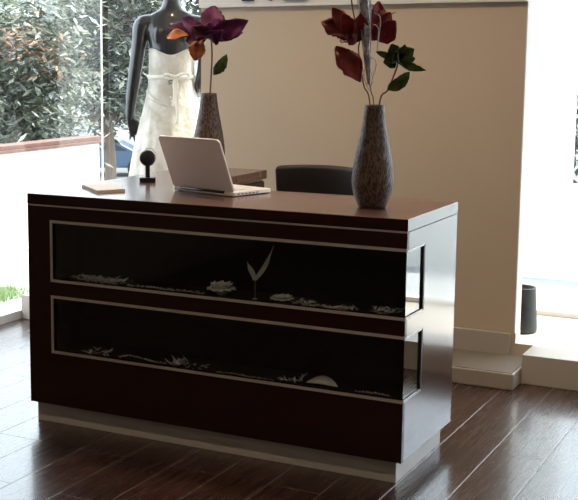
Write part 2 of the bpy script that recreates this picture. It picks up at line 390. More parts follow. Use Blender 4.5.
# ------------------------------------------------------------------ things inside the display
zU, zL = U0-.0138, L0-.0138
def rosette(name, c, r, m, label, cat, group=None, parent=None):
    bm = bmesh.new(); rnd = random.Random(int(r*1e5)); U_ = 2.0 if name == 'fabric_rose' else 1.15
    for layer, (k, rr, tilt) in enumerate(((5, .30, 1.3), (7, .55, .9), (9, .85, .5), (10, 1.0, .15))):
        for i in range(k):
            a = 2*PI*i/k+layer*.4+rnd.uniform(-.1, .1); rad = r*rr
            o = Vector((math.cos(a), math.sin(a), 0)); s = Vector((-o.y, o.x, 0)); u = Vector((0, 0, U_))
            b0 = o*rad*.25; tip = o*rad*math.cos(tilt)*1.1+u*rad*(math.sin(tilt)*.8+.12)
            mid = (b0+tip)*.5+u*rad*.14; w = s*rad*.42
            vs = [bm.verts.new(Vector(c)+q) for q in (b0+u*.002, mid-w, mid+w+u*.003, tip-w*.7+u*.004, tip+w*.7)]
            bm.faces.new((vs[0], vs[2], vs[4], vs[3], vs[1]))
    ball_bm(bm, (c[0], c[1], c[2]+r*.25), r*.28, (1, 1, .9), 10, 6)
    o = bm_obj(name, bm, m, parent)
    md = o.modifiers.new('solid', 'SOLIDIFY'); md.thickness = .0012
    if cat: tag(o, label, cat, group)
    return o
def beads(name, pts, r, m, label, cat, group=None, jit=.0):
    bm = bmesh.new(); rnd = random.Random(len(pts)*7+int(pts[0][0]*1000))
    P = bez(pts, 9)
    for p in P:
        q = p+Vector((rnd.uniform(-jit, jit), rnd.uniform(-jit, jit), rnd.uniform(0, jit*.6))); ball_bm(bm, q, r*rnd.uniform(.7, 1.15), (1, 1, 1), 7, 5)
    tube_bm(bm, P, r*.3, 5)
    return tag(bm_obj(name, bm, m, None, True), label, cat, group)
def leafspray(name, base, n, spread, size, m, label, cat, z, flat=.5, seed=1):
    bm = bmesh.new(); rnd = random.Random(seed)
    for i in range(n):
        a = rnd.uniform(0, 2*PI); e = rnd.uniform(.03, flat)
        c = Vector((base[0]+rnd.uniform(-spread, spread), base[1]+rnd.uniform(-.03, .03), z+.0025+rnd.uniform(0, size*.35)))
        d = Vector((math.cos(a), math.sin(a)*.6, e)).normalized()*size*rnd.uniform(.5, 1.1); s = d.cross(Vector((0, 0, 1))).normalized()*size*rnd.uniform(.12, .22)
        p = [c, c+d*.4+s, c+d, c+d*.45-s+Vector((0, 0, size*.06))]
        for q in p: q.y = min(max(q.y, t_+.006), dd-.01)
        bm.faces.new([bm.verts.new(q) for q in p])
    o = bm_obj(name, bm, m); md = o.modifiers.new('solid', 'SOLIDIFY'); md.thickness = .001
    return tag(o, label, cat)
leafspray('feather_hairpiece', (.30, .09), 90, .115, .040, M['tulle'], 'flat white feathery hairpiece at the left end of the upper display window', 'hairpiece', zU, .5, 3)
beads('beaded_garland', [(.44, .07, zU+.006), (.52, .085, zU+.006), (.60, .07, zU+.007), (.70, .08, zU+.006), (.79, .07, zU+.006)], .0045, M['pearl'], 'thin beaded garland lying left of the white fabric rose in the upper window', 'garland', None, .006)
rosette('fabric_rose', (.862, .09, zU+.003), .052, M['tulle'], 'large white fabric rose in the upper display window', 'fabric flower')
rosette('tulle_pompom', (1.118, .10, zU+.003), .042, M['tulle'], 'fluffy white tulle flower right of the ribbon in the upper window', 'fabric flower')
leafspray('feather_clip', (1.205, .10), 26, .03, .03, M['tulle'], 'loose white feather clip beside the fluffy tulle flower', 'hair clip', zU, .4, 9)
# standing ribbon (a V)
bm = bmesh.new()
for pts, w0 in (([(1.0, .10, .690), (.990, .10, .715), (.978, .095, .740), (.973, .09, .760)], .009), ([(1.0, .10, .690), (1.022, .10, .718), (1.042, .105, .750), (1.058, .11, .790), (1.070, .12, .826)], .008)):
    P = bez(pts, 5); n = len(P); L1_ = []; R1_ = []
    for i, p in enumerate(P):
        f = i/(n-1); w = w0*(math.sin(PI*min(1, f*1.0+.12))**.7+.10)*(1 if f < .62 else max(.15, 1-(f-.62)*2.4))
        d = (P[min(i+1, n-1)]-P[max(i-1, 0)]).normalized(); s = d.cross(Vector((0, 1, 0))).normalized()
        L1_.append(bm.verts.new(p-s*w+Vector((0, .003, 0)))); R1_.append(bm.verts.new(p+s*w))
    for i in range(n-1): bm.faces.new((L1_[i], R1_[i], R1_[i+1], L1_[i+1]))
tube_bm(bm, [(1.0, .104, zU), (1.0, .104, .693)], .0007, 6)
lathe_bm(bm, [(.010, 0), (.010, .002)], 16, (1.0, .104, zU))
o = tag(bm_obj('ribbon_spray', bm, M['tulle']), 'white V-shaped ribbon standing upright in the upper display window', 'ribbon')
md = o.modifiers.new('solid', 'SOLIDIFY'); md.thickness = .0012
beads('beaded_bracelet', [(1.24, .07, zU+.005), (1.29, .09, zU+.005), (1.31, .07, zU+.005), (1.36, .06, zU+.005)], .0042, M['pearl'], 'small beaded strand right of the tulle flower in the upper window', 'bracelet', None, .006)
leafspray('lace_comb', (1.385, .08), 34, .045, .026, M['tulle'], 'white lace hair comb toward the right of the upper display window', 'hair comb', zU, .4, 12)
leafspray('lace_garter', (1.53, .10), 34, .04, .032, M['tulle'], 'crumpled white lace piece at the right end of the upper window', 'lace piece', zU, .5, 14)
# lower
leafspray('leaf_comb', (.300, .08), 22, .05, .036, M['tulle'], 'silver leaf hair comb at the left end of the lower display window', 'hair comb', zL, .5, 21)
beads('leaf_tiara', [(.40, .07, zL+.004), (.44, .08, zL+.014), (.50, .08, zL+.010), (.56, .07, zL+.006), (.62, .07, zL+.004)], .0036, M['pearl'], 'thin bead tiara lying between the two combs of the lower window', 'tiara', None, .005)
leafspray('twig_comb', (.68, .08), 26, .045, .042, M['tulle'], 'spiky silver twig comb left of centre in the lower window', 'hair comb', zL, .9, 23)
leafspray('petal_comb', (.76, .08), 12, .04, .025, M['tulle'], 'small silver petal comb just right of the spiky twig comb', 'hair comb', zL, .4, 24)
leafspray('flower_pin', (1.135, .08), 12, .03, .028, M['tulle'], 'small white petal pin left of the big white leaf in the lower window', 'hair pin', zL, .7, 25)
leafspray('butterfly_pin', (1.20, .09), 8, .012, .035, M['tulle'], 'small upright white pin beside the big white leaf in the lower window', 'hair pin', zL, 1.4, 26)
bm = bmesh.new()
n = 14; Ls = []; Rs = []
for i in range(n+1):
    f = i/n; x = 1.225+.13*f; w = .024*math.sin(PI*f)**.8; z = zL+.006+.016*math.sin(PI*f)
    Ls.append(bm.verts.new((x, .09-w, z-.3*w))); Rs.append(bm.verts.new((x, .09+w, z+.5*w)))
for i in range(n): bm.faces.new((Ls[i], Ls[i+1], Rs[i+1], Rs[i]))
o = tag(bm_obj('fabric_leaf', bm, M['tulle'], None, True), 'big white fabric leaf lying in the lower display window', 'fabric leaf')
md = o.modifiers.new('solid', 'SOLIDIFY'); md.thickness = .002
beads('bead_strand', [(1.44, .07, zL+.004), (1.50, .08, zL+.004), (1.56, .07, zL+.004)], .0032, M['pearl'], 'thin bead strand at the right end of the lower window', 'necklace', None, .005)
beads('bead_strand', [(.86, .06, zL+.004), (.93, .07, zL+.004), (1.0, .06, zL+.004), (1.07, .065, zL+.004)], .0026, M['pearl'], 'thin bead strand in the middle of the lower window', 'necklace', None, .004)

# ------------------------------------------------------------------ laptop
d_ = Vector((.337, -.102, 0)).normalized(); n_ = Vector((-d_.y, d_.x, 0))
lap = empty('laptop', 'open white laptop on the desk, its lid toward the viewer', 'laptop', (.464, .392, H), math.atan2(d_.y, d_.x))
LW, LD = .356, .240
def rbox(bm, x0, x1, y0, y1, z0, z1, r=.018, n=5):
    pr = []
    for cx, cy, a0 in ((x1-r, y1-r, 0), (x0+r, y1-r, PI/2), (x0+r, y0+r, PI), (x1-r, y0+r, 1.5*PI)):
        for i in range(n+1):
            a = a0+PI/2*i/n; pr.append((cx+r*math.cos(a), cy+r*math.sin(a)))
    a = [bm.verts.new((x, y, z0)) for x, y in pr]; b = [bm.verts.new((x, y, z1)) for x, y in pr]
    bm.faces.new(a[::-1]); bm.faces.new(b)
    for i in range(len(a)): bm.faces.new((a[i-1], a[i], b[i], b[i-1]))
bm = bmesh.new(); rbox(bm, 0, LW, 0.004, LD, .003, .018); base = bm_obj('base', bm, M['lap'], lap)
md = base.modifiers.new('b', 'BEVEL'); md.width = .002; md.segments = 2; md.limit_method = 'ANGLE'
boxes('foot', [(.02, .035, .02, .035, 0, .003)], M['plastic'], base)
boxes('foot', [(LW-.035, LW-.02, .02, .035, 0, .003)], M['plastic'], base)
boxes('foot', [(.02, .035, LD-.035, LD-.02, 0, .003)], M['plastic'], base)
boxes('foot', [(LW-.035, LW-.02, LD-.035, LD-.02, 0, .003)], M['plastic'], base)
boxes('port', [(LW-.0005, LW+.0006, .03+.022*i, .044+.022*i, .008, .012) for i in range(6)], M['plastic'], base)
boxes('keyboard', [(.03+.0202*c, .047+.0202*c, .035+.0185*r, .050+.0185*r, .018, .0205) for r in range(5) for c in range(14)], M['key'], lap)
boxes('trackpad', [(.12, .22, .145, .215, .018, .0186)], M['key'], lap)
bm = bmesh.new(); rbox(bm, 0, LW, 0, .238, -.010, 0); lid = bm_obj('lid', bm, M['lap'], lap)
md = lid.modifiers.new('b', 'BEVEL'); md.width = .003; md.segments = 2; md.limit_method = 'ANGLE'
lid.location = (0, .010, .014); lid.rotation_euler = (math.radians(112.5), 0, 0)
boxes('screen', [(.018, LW-.018, .022, .214, -.0105, -.0098)], M['screen'], lid)
tube('hinge', [(.05, .004, .016), (LW-.05, .004, .016)], .0055, M['plastic'], lap, 10)

# ------------------------------------------------------------------ desk things
def petal(name, base, tip, width, m, parent, arch=.015, cup=.25, twist=0., wav=.0, peak=.5, seed=0, toward=Vector((.485, -.875, 0))):
    b, t = Vector(base), Vector(tip); d = t-b; Ln = d.length; d.normalize()
    s = d.cross(toward).normalized(); nrm = s.cross(d).normalized()
    if nrm.dot(toward) < 0: nrm = -nrm
    q = Matrix.Rotation(twist, 3, d); s = q@s; nrm = q@nrm
    nu, nv = 22, 8; V = []; F = []; rnd = random.Random(seed)
    ph = rnd.uniform(0, 6)
    for i in range(nu+1):
        f = i/nu; g = f**(math.log(.5)/math.log(peak)); w = width*.57*max(.04, math.sin(PI*min(1, max(0, g)))**.8 if f < 1 else .02)
        for j in range(nv+1):
            v = j/nv*2-1
            jag = 1+.20*noise.noise(Vector((f*13+seed*3.1, v*.6, seed)))*abs(v) if peak <= .5 else 1
            p = b+d*Ln*f+s*w*v*jag+nrm*(arch*math.sin(PI*f)+cup*w*(abs(v)**1.2)+wav*width*math.sin(f*11+ph+v*2)*abs(v)*.3)
            V.append(p)
    for i in range(nu):
        for j in range(nv):
            a = i*(nv+1)+j; F.append((a, a+1, a+nv+2, a+nv+1))
    o = mesh_obj(name, V, F, m, parent, True)
    md = o.modifiers.new('solid', 'SOLIDIFY'); md.thickness = .0014
    return o
def vase(name, label, loc, h, rb, rmax, rtop):
    t = empty(name, label, 'vase', loc)
    prof = [(0, .0), (rb*.9, .0), (rb, .004)]
    for i in range(1, 25):
        f = i/24
        if f < .27: r = rb+(rmax-rb)*math.sin(f/.27*PI/2)
        else: r = rmax+(rtop-rmax)*((1-math.cos((f-.27)/.73*PI))/2*.55+.45*(f-.27)/.73)
        prof.append((r, .004+f*(h-.008)))
    prof += [(rtop-.002, h), (rtop-.006, h-.001), (rtop-.008, h-.03), (rtop-.008, h-.09)]
    lathe('vase_body', prof, M['vase'], t, 56, fr=lambda r, z, a: r*(1+.012*noise.noise(Vector((math.cos(a)*3, math.sin(a)*3, z*30)))))
    return t
v1 = vase('tall_vase', 'tall tapered grey-brown textured vase at the right front of the desk, holding red leaves', (1.409, .262, H), .384, .052, .079, .0365)
v2 = vase('tall_vase', 'tall tapered grey-brown textured vase behind the laptop, holding the purple flower', (.272, 1.08, H), .388, .054, .079, .038)

Yv = .275
def stem(name, pts, r, m, parent): return tube(name, bez(pts, 8), r, m, parent, 8)
# red leaf branch
red = empty('red_leaf_branch', 'artificial branch with big deep red leaves in the front right vase', 'flower', (0, 0, 0))
stem('stem', [(1.402, Yv+.01, 1.10), (1.388, Yv-.005, 1.37), (1.360, Yv, 1.437), (1.335, Yv+.005, 1.56), (1.335, Yv+.01, 1.61), (1.312, Yv+.005, 1.70), (1.296, Yv, 1.80)], [.0034]*8+[.003]*41, M['stem'], red)
cR = Vector((1.335, Yv, 1.612))
for i, (tip, w, mm, tw, cy, pk) in enumerate([
    ((1.192, Yv-.02, 1.672), .070, 'red', .15, .01, .5), ((1.240, Yv-.03, 1.722), .062, 'redl', -.25, .012, .45), ((1.252, Yv+.04, 1.612), .060, 'red', .5, .01, .5),
    ((1.300, Yv-.07, 1.700), .056, 'red', -.3, .01, .5), ((1.300, Yv-.06, 1.625), .050, 'red', .2, .01, .5), ((1.372, Yv-.08, 1.700), .058, 'red', .3, .01, .5)]):
    petal('leaf', cR+Vector((0, -.004*i, -.004*i)), tip, w, M[mm], red, cy, .3, tw, .25, pk, i)
petal('leaf', (1.352, Yv-.01, 1.448), (1.252, Yv-.02, 1.578), .078, M['red'], red, .012, .25, .2, .3, .5, 21)
# second red cluster right
for i, (b, tip, w, tw) in enumerate([((1.385, Yv+.03, 1.605), (1.472, Yv+.02, 1.672), .080, .2), ((1.385, Yv+.035, 1.60), (1.440, Yv+.05, 1.705), .060, -.3), ((1.39, Yv+.02, 1.60), (1.395, Yv+.04, 1.745), .075, .3), ((1.378, Yv+.03, 1.60), (1.345, Yv+.05, 1.705), .050, -.2)]):
    petal('leaf', b, tip, w, M['red'], red, .01, .3, tw, .25, .5, 30+i)
tube('tendril', bez([(1.43, Yv+.02, 1.62), (1.432, Yv+.02, 1.66), (1.44, Yv+.02, 1.685), (1.460, Yv+.02, 1.700), (1.474, Yv+.02, 1.702)], 6), [.0022]*20+[.0014]*5, M['stem'], red)
# silver mesh ribbon cone
sil = empty('silver_mesh_spray', 'tall silver mesh cone with twisted wires, rising between the red leaves from the front vase', 'decoration', (0, 0, 0))
axb, axt = Vector((1.392, Yv-.03, 1.44)), Vector((1.362, Yv-.045, 1.86))
bm = bmesh.new(); rnd = random.Random(4)
for k in range(12):
    a0 = 2*PI*k/12; pts = []
    for i in range(15):
        f = i/14; r = .004+.026*f**.8; a = a0+f*2.6*(1 if k % 2 else -1)
        p = axb.lerp(axt, f)+Vector((math.cos(a)*r, math.sin(a)*r, 0)); pts.append(p)
    tube_bm(bm, pts, .0016, 5)
bm_obj('wire_mesh', bm, M['silver'], sil, True)
bm = bmesh.new(); V = []
for i in range(13):
    f = i/12; r = .003+.021*f**.8; ring = []
    for k in range(14):
        a = 2*PI*k/14; ring.append(bm.verts.new(axb.lerp(axt, f)+Vector((math.cos(a)*r, math.sin(a)*r, 0))))
    V.append(ring)
for i in range(12):
    for k in range(14):
        if (k*3+i*5) % 4: bm.faces.new((V[i][k], V[i][(k+1) % 14], V[i+1][(k+1) % 14], V[i+1][k]))
o = bm_obj('mesh_sheet', bm, M['silver'], sil); md = o.modifiers.new('s', 'SOLIDIFY'); md.thickness = .0008
for a, b, c in (((1.395, 1.50), (1.412, 1.47), (1.40, 1.43)), ((1.40, 1.54), (1.425, 1.52), (1.405, 1.46)), ((1.38, 1.50), (1.376, 1.47), (1.392, 1.42)), ((1.405, 1.66), (1.43, 1.64), (1.42, 1.56)), ((1.41, 1.70), (1.436, 1.68), (1.425, 1.60))):
    tube('wire_loop', bez([(a[0], Yv-.04, a[1]), (b[0], Yv-.045, b[1]), (c[0], Yv-.03, c[1])], 6), .0018, M['silver'], sil, 6)
stem('stem', [(1.402, Yv-.005, 1.12), (1.405, Yv-.01, 1.36), (1.398, Yv-.02, 1.41), (1.392, Yv-.03, 1.45)], .0022, M['stem'], sil)
# green flower
gr = empty('green_flower', 'small artificial green flower with dark petals at the right of the front vase', 'flower', (0, 0, 0))
stem('stem', [(1.415, Yv+.0, 1.11), (1.424, Yv+.0, 1.37), (1.452, Yv+.01, 1.42), (1.486, Yv+.005, 1.502), (1.490, Yv, 1.53)], .0034, M['stem'], gr)
cG = Vector((1.489, Yv-.005, 1.525))
for i, (tip, w, mm, tw) in enumerate([((1.412, Yv-.02, 1.560), .022, 'dgreen', .2), ((1.476, Yv-.03, 1.588), .052, 'dgreen', 0), ((1.526, Yv-.03, 1.585), .050, 'dgreen', .3), ((1.556, Yv-.01, 1.570), .055, 'green', -.2),
        ((1.598, Yv, 1.492), .026, 'green', .3), ((1.450, Yv-.04, 1.520), .050, 'dgreen', .2), ((1.520, Yv-.07, 1.520), .055, 'dgreen', -.3), ((1.55, Yv+.02, 1.535), .040, 'green', .2), ((1.500, Yv-.06, 1.560), .05, 'dgreen', .2)]):
    petal('petal', cG, tip, w, M[mm], gr, .006, .35, tw, .2, .5, 50+i)
petal('leaf', (1.452, Yv+.005, 1.418), (1.541, Yv-.01, 1.487), .048, M['green'], gr, .012, .3, .3, .2, .5, 61)
# purple flower
pu = empty('purple_flower', 'large artificial purple flower with one orange petal, in the vase behind the laptop', 'flower', (0, 0, 0))
Yp = 1.08
stem('stem', [(.268, Yp, 1.1), (.279, Yp, 1.36), (.284, Yp, 1.45), (.288, Yp, 1.53), (.285, Yp, 1.62)], .0042, M['stem'], pu)
cP = Vector((.285, Yp-.01, 1.630))
for i, (tip, w, mm, tw) in enumerate([((.055, Yp-.02, 1.682), .085, 'plum', .3), ((.142, Yp-.03, 1.722), .085, 'purple', -.2), ((.283, Yp+.03, 1.776), .125, 'purple', 0), ((.335, Yp-.02, 1.715), .110, 'purple', .3),
        ((.482, Yp-.01, 1.706), .105, 'purple', .15), ((.432, Yp+.04, 1.650), .080, 'plum', -.3), ((.180, Yp-.06, 1.610), .080, 'plum', .2), ((.330, Yp-.10, 1.640), .100, 'plum', .2), ((.235, Yp-.10, 1.68), .090, 'plum', -.2), ((.388, Yp-.08, 1.660), .08, 'purple', .4), ((.240, Yp+.05, 1.735), .09, 'plum', .1)]):
    petal('petal', cP+Vector((0, -.003*i, 0)), tip, w*.82, M[mm], pu, .015, .35, tw, .25, .5, 70+i)
petal('petal', (.255, Yp-.05, 1.625), (.226, Yp-.05, 1.520), .070, M['orange'], pu, .02, .3, .2, .3, .5, 90)
petal('petal', (.20, Yp-.04, 1.640), (.070, Yp-.05, 1.628), .045, M['orange'], pu, .02, .3, .5, .3, .6, 91)
petal('leaf', (.300, Yp-.005, 1.452), (.372, Yp-.01, 1.550), .048, M['green'], pu, .012, .3, .3, .2, .5, 92)

# booklet stack, disc stand
bk = empty('card_stack', 'flat stack of cream cards on the left end of the desk', 'cards', (0, 0, 0))
def slab(bm, pts, z0, z1):
    a = [bm.verts.new((x, y, z0)) for x, y in pts]; b = [bm.verts.new((x, y, z1)) for x, y in pts]
    bm.faces.new(a[::-1]); bm.faces.new(b)
    for i in range(len(a)): bm.faces.new((a[i-1], a[i], b[i], b[i-1]))
q = [(.068, .300), (.262, .125), (.330, .235), (.150, .425)]
bm = bmesh.new(); slab(bm, q, H, H+.010); bm_obj('card_block', bm, M['paper'], bk)
bm = bmesh.new(); slab(bm, [(x*.985+.004, y*.98+.004) for x, y in q], H+.0105, H+.013); bm_obj('top_card', bm, M['paper'], bk)

st = empty('disc_stand', 'small black stand with a round head and square foot, between the cards and the laptop', 'stand', (.205, .625, H), math.radians(29))
o = boxes('foot', [(-.036, .036, -.028, .028, 0, .022)], M['plastic'], st, .003)
boxes('post', [(-.010, .010, -.007, .007, .022, .085)], M['plastic'], st, .002)
bm = bmesh.new(); lathe_bm(bm, [(.026, -.016), (.033, -.013), (.036, -.006), (.036, .008), (.030, .014), (.012, .017)], 32)
hd = bm_obj('round_head', bm, M['plastic'], st, False); hd.location = (0, 0, .108); hd.rotation_euler = (math.radians(82), 0, 0)
tube('wire_bail', bez([(-.012, .012, .146), (.006, .014, .153), (.024, .014, .146), (.036, .010, .128), (.038, .006, .110)], 6), .0022, M['alu'], st, 6)

# ------------------------------------------------------------------ office chair
ch = empty('office_chair', 'black leather office chair with curved back, tucked behind the desk', 'chair', (.842, 1.0, 0), math.radians(6))
V = []; F = []; nu, nv = 20, 10
def backpt(u, v, off):
    x = u*.198; y = .115-.06*u*u+.03*(1-v)+off; z = .56+.485*v
    z -= .006*max(0, v-.5)*2*u*u
    wf = 1-.10*(1-v)
    return (x*wf, y, z)
bm = bmesh.new(); g = []
for side, off in ((0, 0), (1, .055)):
    gg = [[bm.verts.new(backpt(-1+2*i/nu, j/nv, off)) for j in range(nv+1)] for i in range(nu+1)]; g.append(gg)
for s_ in (0, 1):
    for i in range(nu):
        for j in range(nv): bm.faces.new((g[s_][i][j], g[s_][i+1][j], g[s_][i+1][j+1], g[s_][i][j+1]))
for i in range(nu):
    bm.faces.new((g[0][i][nv], g[0][i+1][nv], g[1][i+1][nv], g[1][i][nv])); bm.faces.new((g[0][i][0], g[0][i+1][0], g[1][i+1][0], g[1][i][0]))
for j in range(nv):
    bm.faces.new((g[0][0][j], g[0][0][j+1], g[1][0][j+1], g[1][0][j])); bm.faces.new((g[0][nu][j], g[0][nu][j+1], g[1][nu][j+1], g[1][nu][j]))
o = bm_obj('backrest', bm, M['leather'], ch, True)
md = o.modifiers.new('b', 'BEVEL'); md.width = .018; md.segments = 4; md.angle_limit = math.radians(50); md.limit_method = 'ANGLE'
bm = bmesh.new(); rbox(bm, -.22, .22, -.30, .12, .44, .51, .07, 6)
o = bm_obj('seat', bm, M['leather'], ch); md = o.modifiers.new('b', 'BEVEL'); md.width = .02; md.segments = 3; md.limit_method = 'ANGLE'
tube('back_bracket', [(0, .06, .43), (0, .20, .44), (0, .225, .56), (0, .205, .68)], .018, M['plastic'], ch, 10)
lathe('gas_column', [(.03, .10), (.03, .30), (.018, .30), (.018, .44)], M['chrome'], ch, 20, (0, -.08, 0))
for k in range(5):
    a = 2*PI*k/5+.3; c, s = math.cos(a), math.sin(a)
    l = tube('leg', [(c*.02, -.08+s*.02, .115), (c*.14, -.08+s*.14, .095), (c*.26, -.08+s*.26, .07)], [.022, .018, .013], M['plastic'], ch, 8)
    bm = bmesh.new()
    for e in (-1, 1):
        g_ = bmesh.ops.create_cone(bm, cap_ends=True, segments=16, radius1=.027, radius2=.027, depth=.018)
        for q_ in g_['verts']:
            p = q_.co.copy(); q_.co = Vector((c*.26-s*(p.z+e*.014)+c*p.x, -.08+s*.26+c*(p.z+e*.014)+s*p.x, .028+p.y))
    bm_obj('caster', bm, M['plastic'], l, False)

# ------------------------------------------------------------------ mannequin
mq = empty('dress_mannequin', 'glossy black mannequin seen from behind in a strapless ivory wedding gown', 'mannequin', (-.633, 2.297, .142), math.radians(27))
Zo = .142
def ell(bm, z, cx, cy, rx, ry, n=28, p=2.0):
    out = []
    for i in range(n):
        a = 2*PI*i/n; c, s = math.cos(a), math.sin(a)
        out.append(bm.verts.new((cx+rx*math.copysign(abs(c)**(2/p), c), cy+ry*math.copysign(abs(s)**(2/p), s), z-Zo)))
    return out
def loft(bm, rings):
    for a, b in zip(rings, rings[1:]):
        n = len(a)
        for i in range(n): bm.faces.new((a[i], a[(i+1) % n], b[(i+1) % n], b[i]))
    bm.faces.new(rings[0][::-1]); bm.faces.new(rings[-1])
bm = bmesh.new()
tor = [(.86, 0, 0, .135, .105), (.98, 0, 0, .158, .118), (1.08, 0, 0, .160, .118), (1.18, 0, 0, .142, .100), (1.29, 0, 0, .112, .082), (1.36, 0, 0, .110, .080), (1.45, 0, .0, .122, .090), (1.54, 0, .005, .132, .098),
       (1.62, 0, .003, .138, .092), (1.69, 0, 0, .155, .080), (1.735, 0, -.002, .170, .066), (1.768, 0, -.004, .158, .052), (1.792, 0, -.004, .112, .046), (1.815, 0, -.002, .068, .044), (1.85, 0, .004, .052, .046), (1.89, 0, .012, .047, .047), (1.93, 0, .020, .047, .048),
       (1.955, 0, .026, .050, .058), (1.985, 0, .030, .062, .076), (2.03, 0, .032, .070, .088), (2.08, 0, .030, .072, .092), (2.12, 0, .024, .066, .084), (2.155, 0, .018, .046, .060), (2.168, 0, .016, .018, .026)]
loft(bm, [ell(bm, *t, 28, 2.15) for t in tor])
def limb(bm, pts, rad, n=14):
    P = bez([(x, y, z-Zo) for x, y, z in pts], 6); Rr = []
    for i in range(len(P)):
        f = i/6; k = min(int(f), len(rad)-2); Rr.append(rad[k]+(rad[k+1]-rad[k])*(f-k))
    tube_bm(bm, P, Rr, n)
    for e in (0, -1): ball_bm(bm, P[e], Rr[e]*.98, (1, 1, 1), 14, 10)
# left arm (hangs)
limb(bm, [(-.140, 0, 1.738), (-.178, -.005, 1.715), (-.196, -.006, 1.60), (-.218, -.004, 1.45), (-.240, .004, 1.30), (-.254, .010, 1.175)], [.048, .052, .043, .040, .036, .025])
# right arm, bent forward at the elbow
limb(bm, [(.140, 0, 1.738), (.178, -.005, 1.715), (.196, -.006, 1.60), (.185, -.01, 1.46), (.165, -.02, 1.36), (.165, .09, 1.32), (.150, .21, 1.31)], [.045, .046, .037, .033, .030, .026, .020])
def hand(bm, w, dirv, side, spread, curl):
    w = Vector(w); d = Vector(dirv).normalized(); s = Vector(side).normalized(); nn = d.cross(s).normalized()
    # palm
    pts = [w-d*.01, w+d*.035, w+d*.075]
    for k in (-1.1, -.4, .4, 1.1):
        tube_bm(bm, [w+s*k*.008, w+d*.04+s*k*.017, w+d*.085+s*k*.020], [.0125, .0125, .0105], 8)
    for k, ln in ((-1.1, .058), (-.4, .072), (.4, .078), (1.1, .068)):
        b = w+d*.080+s*k*.020; p = [b]; dd = d.copy()
        for q_ in range(3):
            dd = (dd+nn*curl+s*k*spread).normalized(); p.append(p[-1]+dd*ln*(.42, .33, .25)[q_])
        tube_bm(bm, p, [.0090, .0084, .0078, .0058], 8); ball_bm(bm, p[-1], .0058, (1, 1, 1), 8, 6)
    b = w+d*.02+s*.020; p = [b, b+d*.028+s*.020+nn*.008, b+d*.055+s*.028+nn*.014, b+d*.074+s*.026+nn*.016]
    tube_bm(bm, p, [.0115, .0100, .0088, .0064], 8); ball_bm(bm, p[-1], .0064, (1, 1, 1), 8, 6)
hand(bm, (-.254, .008, 1.178-Zo), (.34, -.12, -1), (.97, .10, .22), .20, .04)
hand(bm, (.150, .215, 1.31-Zo), (-.35, 1, -.05), (.2, .1, 1), .03, -.14)
# face: nose, ears, chin
tube_bm(bm, [(0, .115, 2.075-Zo), (0, .130, 2.045-Zo), (0, .122, 2.032-Zo)], [.006, .011, .009], 8)
for e in (-1, 1): ball_bm(bm, (e*.072, .030, 2.055-Zo), .022, (.35, .7, 1.2), 10, 8)
ball_bm(bm, (0, .100, 1.985-Zo), .022, (1.1, .8, .8), 10, 8)
for e in (-1, 1): ball_bm(bm, (e*.030, .108, 2.068-Zo), .012, (1.3, .5, .8), 10, 8)
ball_bm(bm, (0, .116, 2.010-Zo), .012, (1.7, .5, .5), 10, 8)
# shoulder blades and glute fullness
for e in (-1, 1): ball_bm(bm, (e*.070, -.062, 1.655-Zo), .045, (.8, .45, 1.3), 14, 10)
body = bm_obj('mannequin_body', bm, M['gbody'], mq, True)
md = body.modifiers.new('r', 'REMESH'); md.mode = 'VOXEL'; md.voxel_size = .0055; md.use_smooth_shade = True
md = body.modifiers.new('s', 'SMOOTH'); md.iterations = 6; md.factor = .5
tube('stand_pole', [(0, 0, .01), (0, 0, .74)], .015, M['chrome'], mq, 14)
lathe('stand_base', [(.16, 0), (.16, .008), (.15, .014), (.02, .016)], M['chrome'], mq, 40)
# gown
bm = bmesh.new(); nseg = 120
prof = [(.146, .345, .345, .0), (.30, .315, .315, .0), (.50, .285, .280, .0), (.70, .262, .245, .0), (.83, .246, .225, 0), (.95, .228, .20, 0), (1.05, .208, .172, 0), (1.12, .192, .150, 0), (1.20, .172, .130, 0), (1.28, .152, .112, 0), (1.35, .138, .102, 0), (1.40, .134, .100, 0), (1.46, .134, .102, 0), (1.53, .131, .107, 0), (1.585, .132, .104, 0)]
rings = []
for j, (z, rx, ry, q_) in enumerate(prof):
    ring = []
    amt = max(0, (1.36-z))/1.2
    for i in range(nseg):
        a = 2*PI*i/nseg; c, s = math.cos(a), math.sin(a)
        fold = 1+amt*(.07*math.sin(a*9+1.3+z*1.5)+.04*math.sin(a*17+z*3)+.035*math.sin(a*5-z*2))+.006*math.sin(a*26+z*20)*(1 if z < 1.38 else .3)
        zz = z
        if j == len(prof)-1: zz = z-.038*max(0, -s)**6+.03*max(0, s)**2*abs(c)
        if j == len(prof)-2: zz = z-.015*max(0, -s)**6
        ring.append(bm.verts.new((rx*fold*c+.004*amt, (ry*fold)*s-.03*amt*(1 if s < 0 else 0), zz-Zo)))
    rings.append(ring)
for a, b in zip(rings, rings[1:]):
    for i in range(nseg): bm.faces.new((a[i], a[(i+1) % nseg], b[(i+1) % nseg], b[i]))
gown = bm_obj('wedding_gown', bm, M['gown'], mq, True)
md = gown.modifiers.new('sub', 'SUBSURF'); md.levels = 1; md.render_levels = 1
md = gown.modifiers.new('s', 'SOLIDIFY'); md.thickness = .004; md.offset = 1
# diagonal draped pleats over hips
for k in range(5):
    z0 = 1.34-.055*k; pts = []
    for i in range(9):
        f = i/8; a = -PI*.98+f*PI*.48; z = z0-.10*f*(1+k*.35); amt = max(0, 1.36-z)
        rx, ry = .143+.125*amt*.95, .107+.14*amt
        pts.append((rx*math.cos(a), ry*math.sin(a)-.002, z-Zo))
    tube('pleat', pts, [.004, .009, .012, .013, .013, .013, .011, .008, .004], M['gown'], gown, 7)
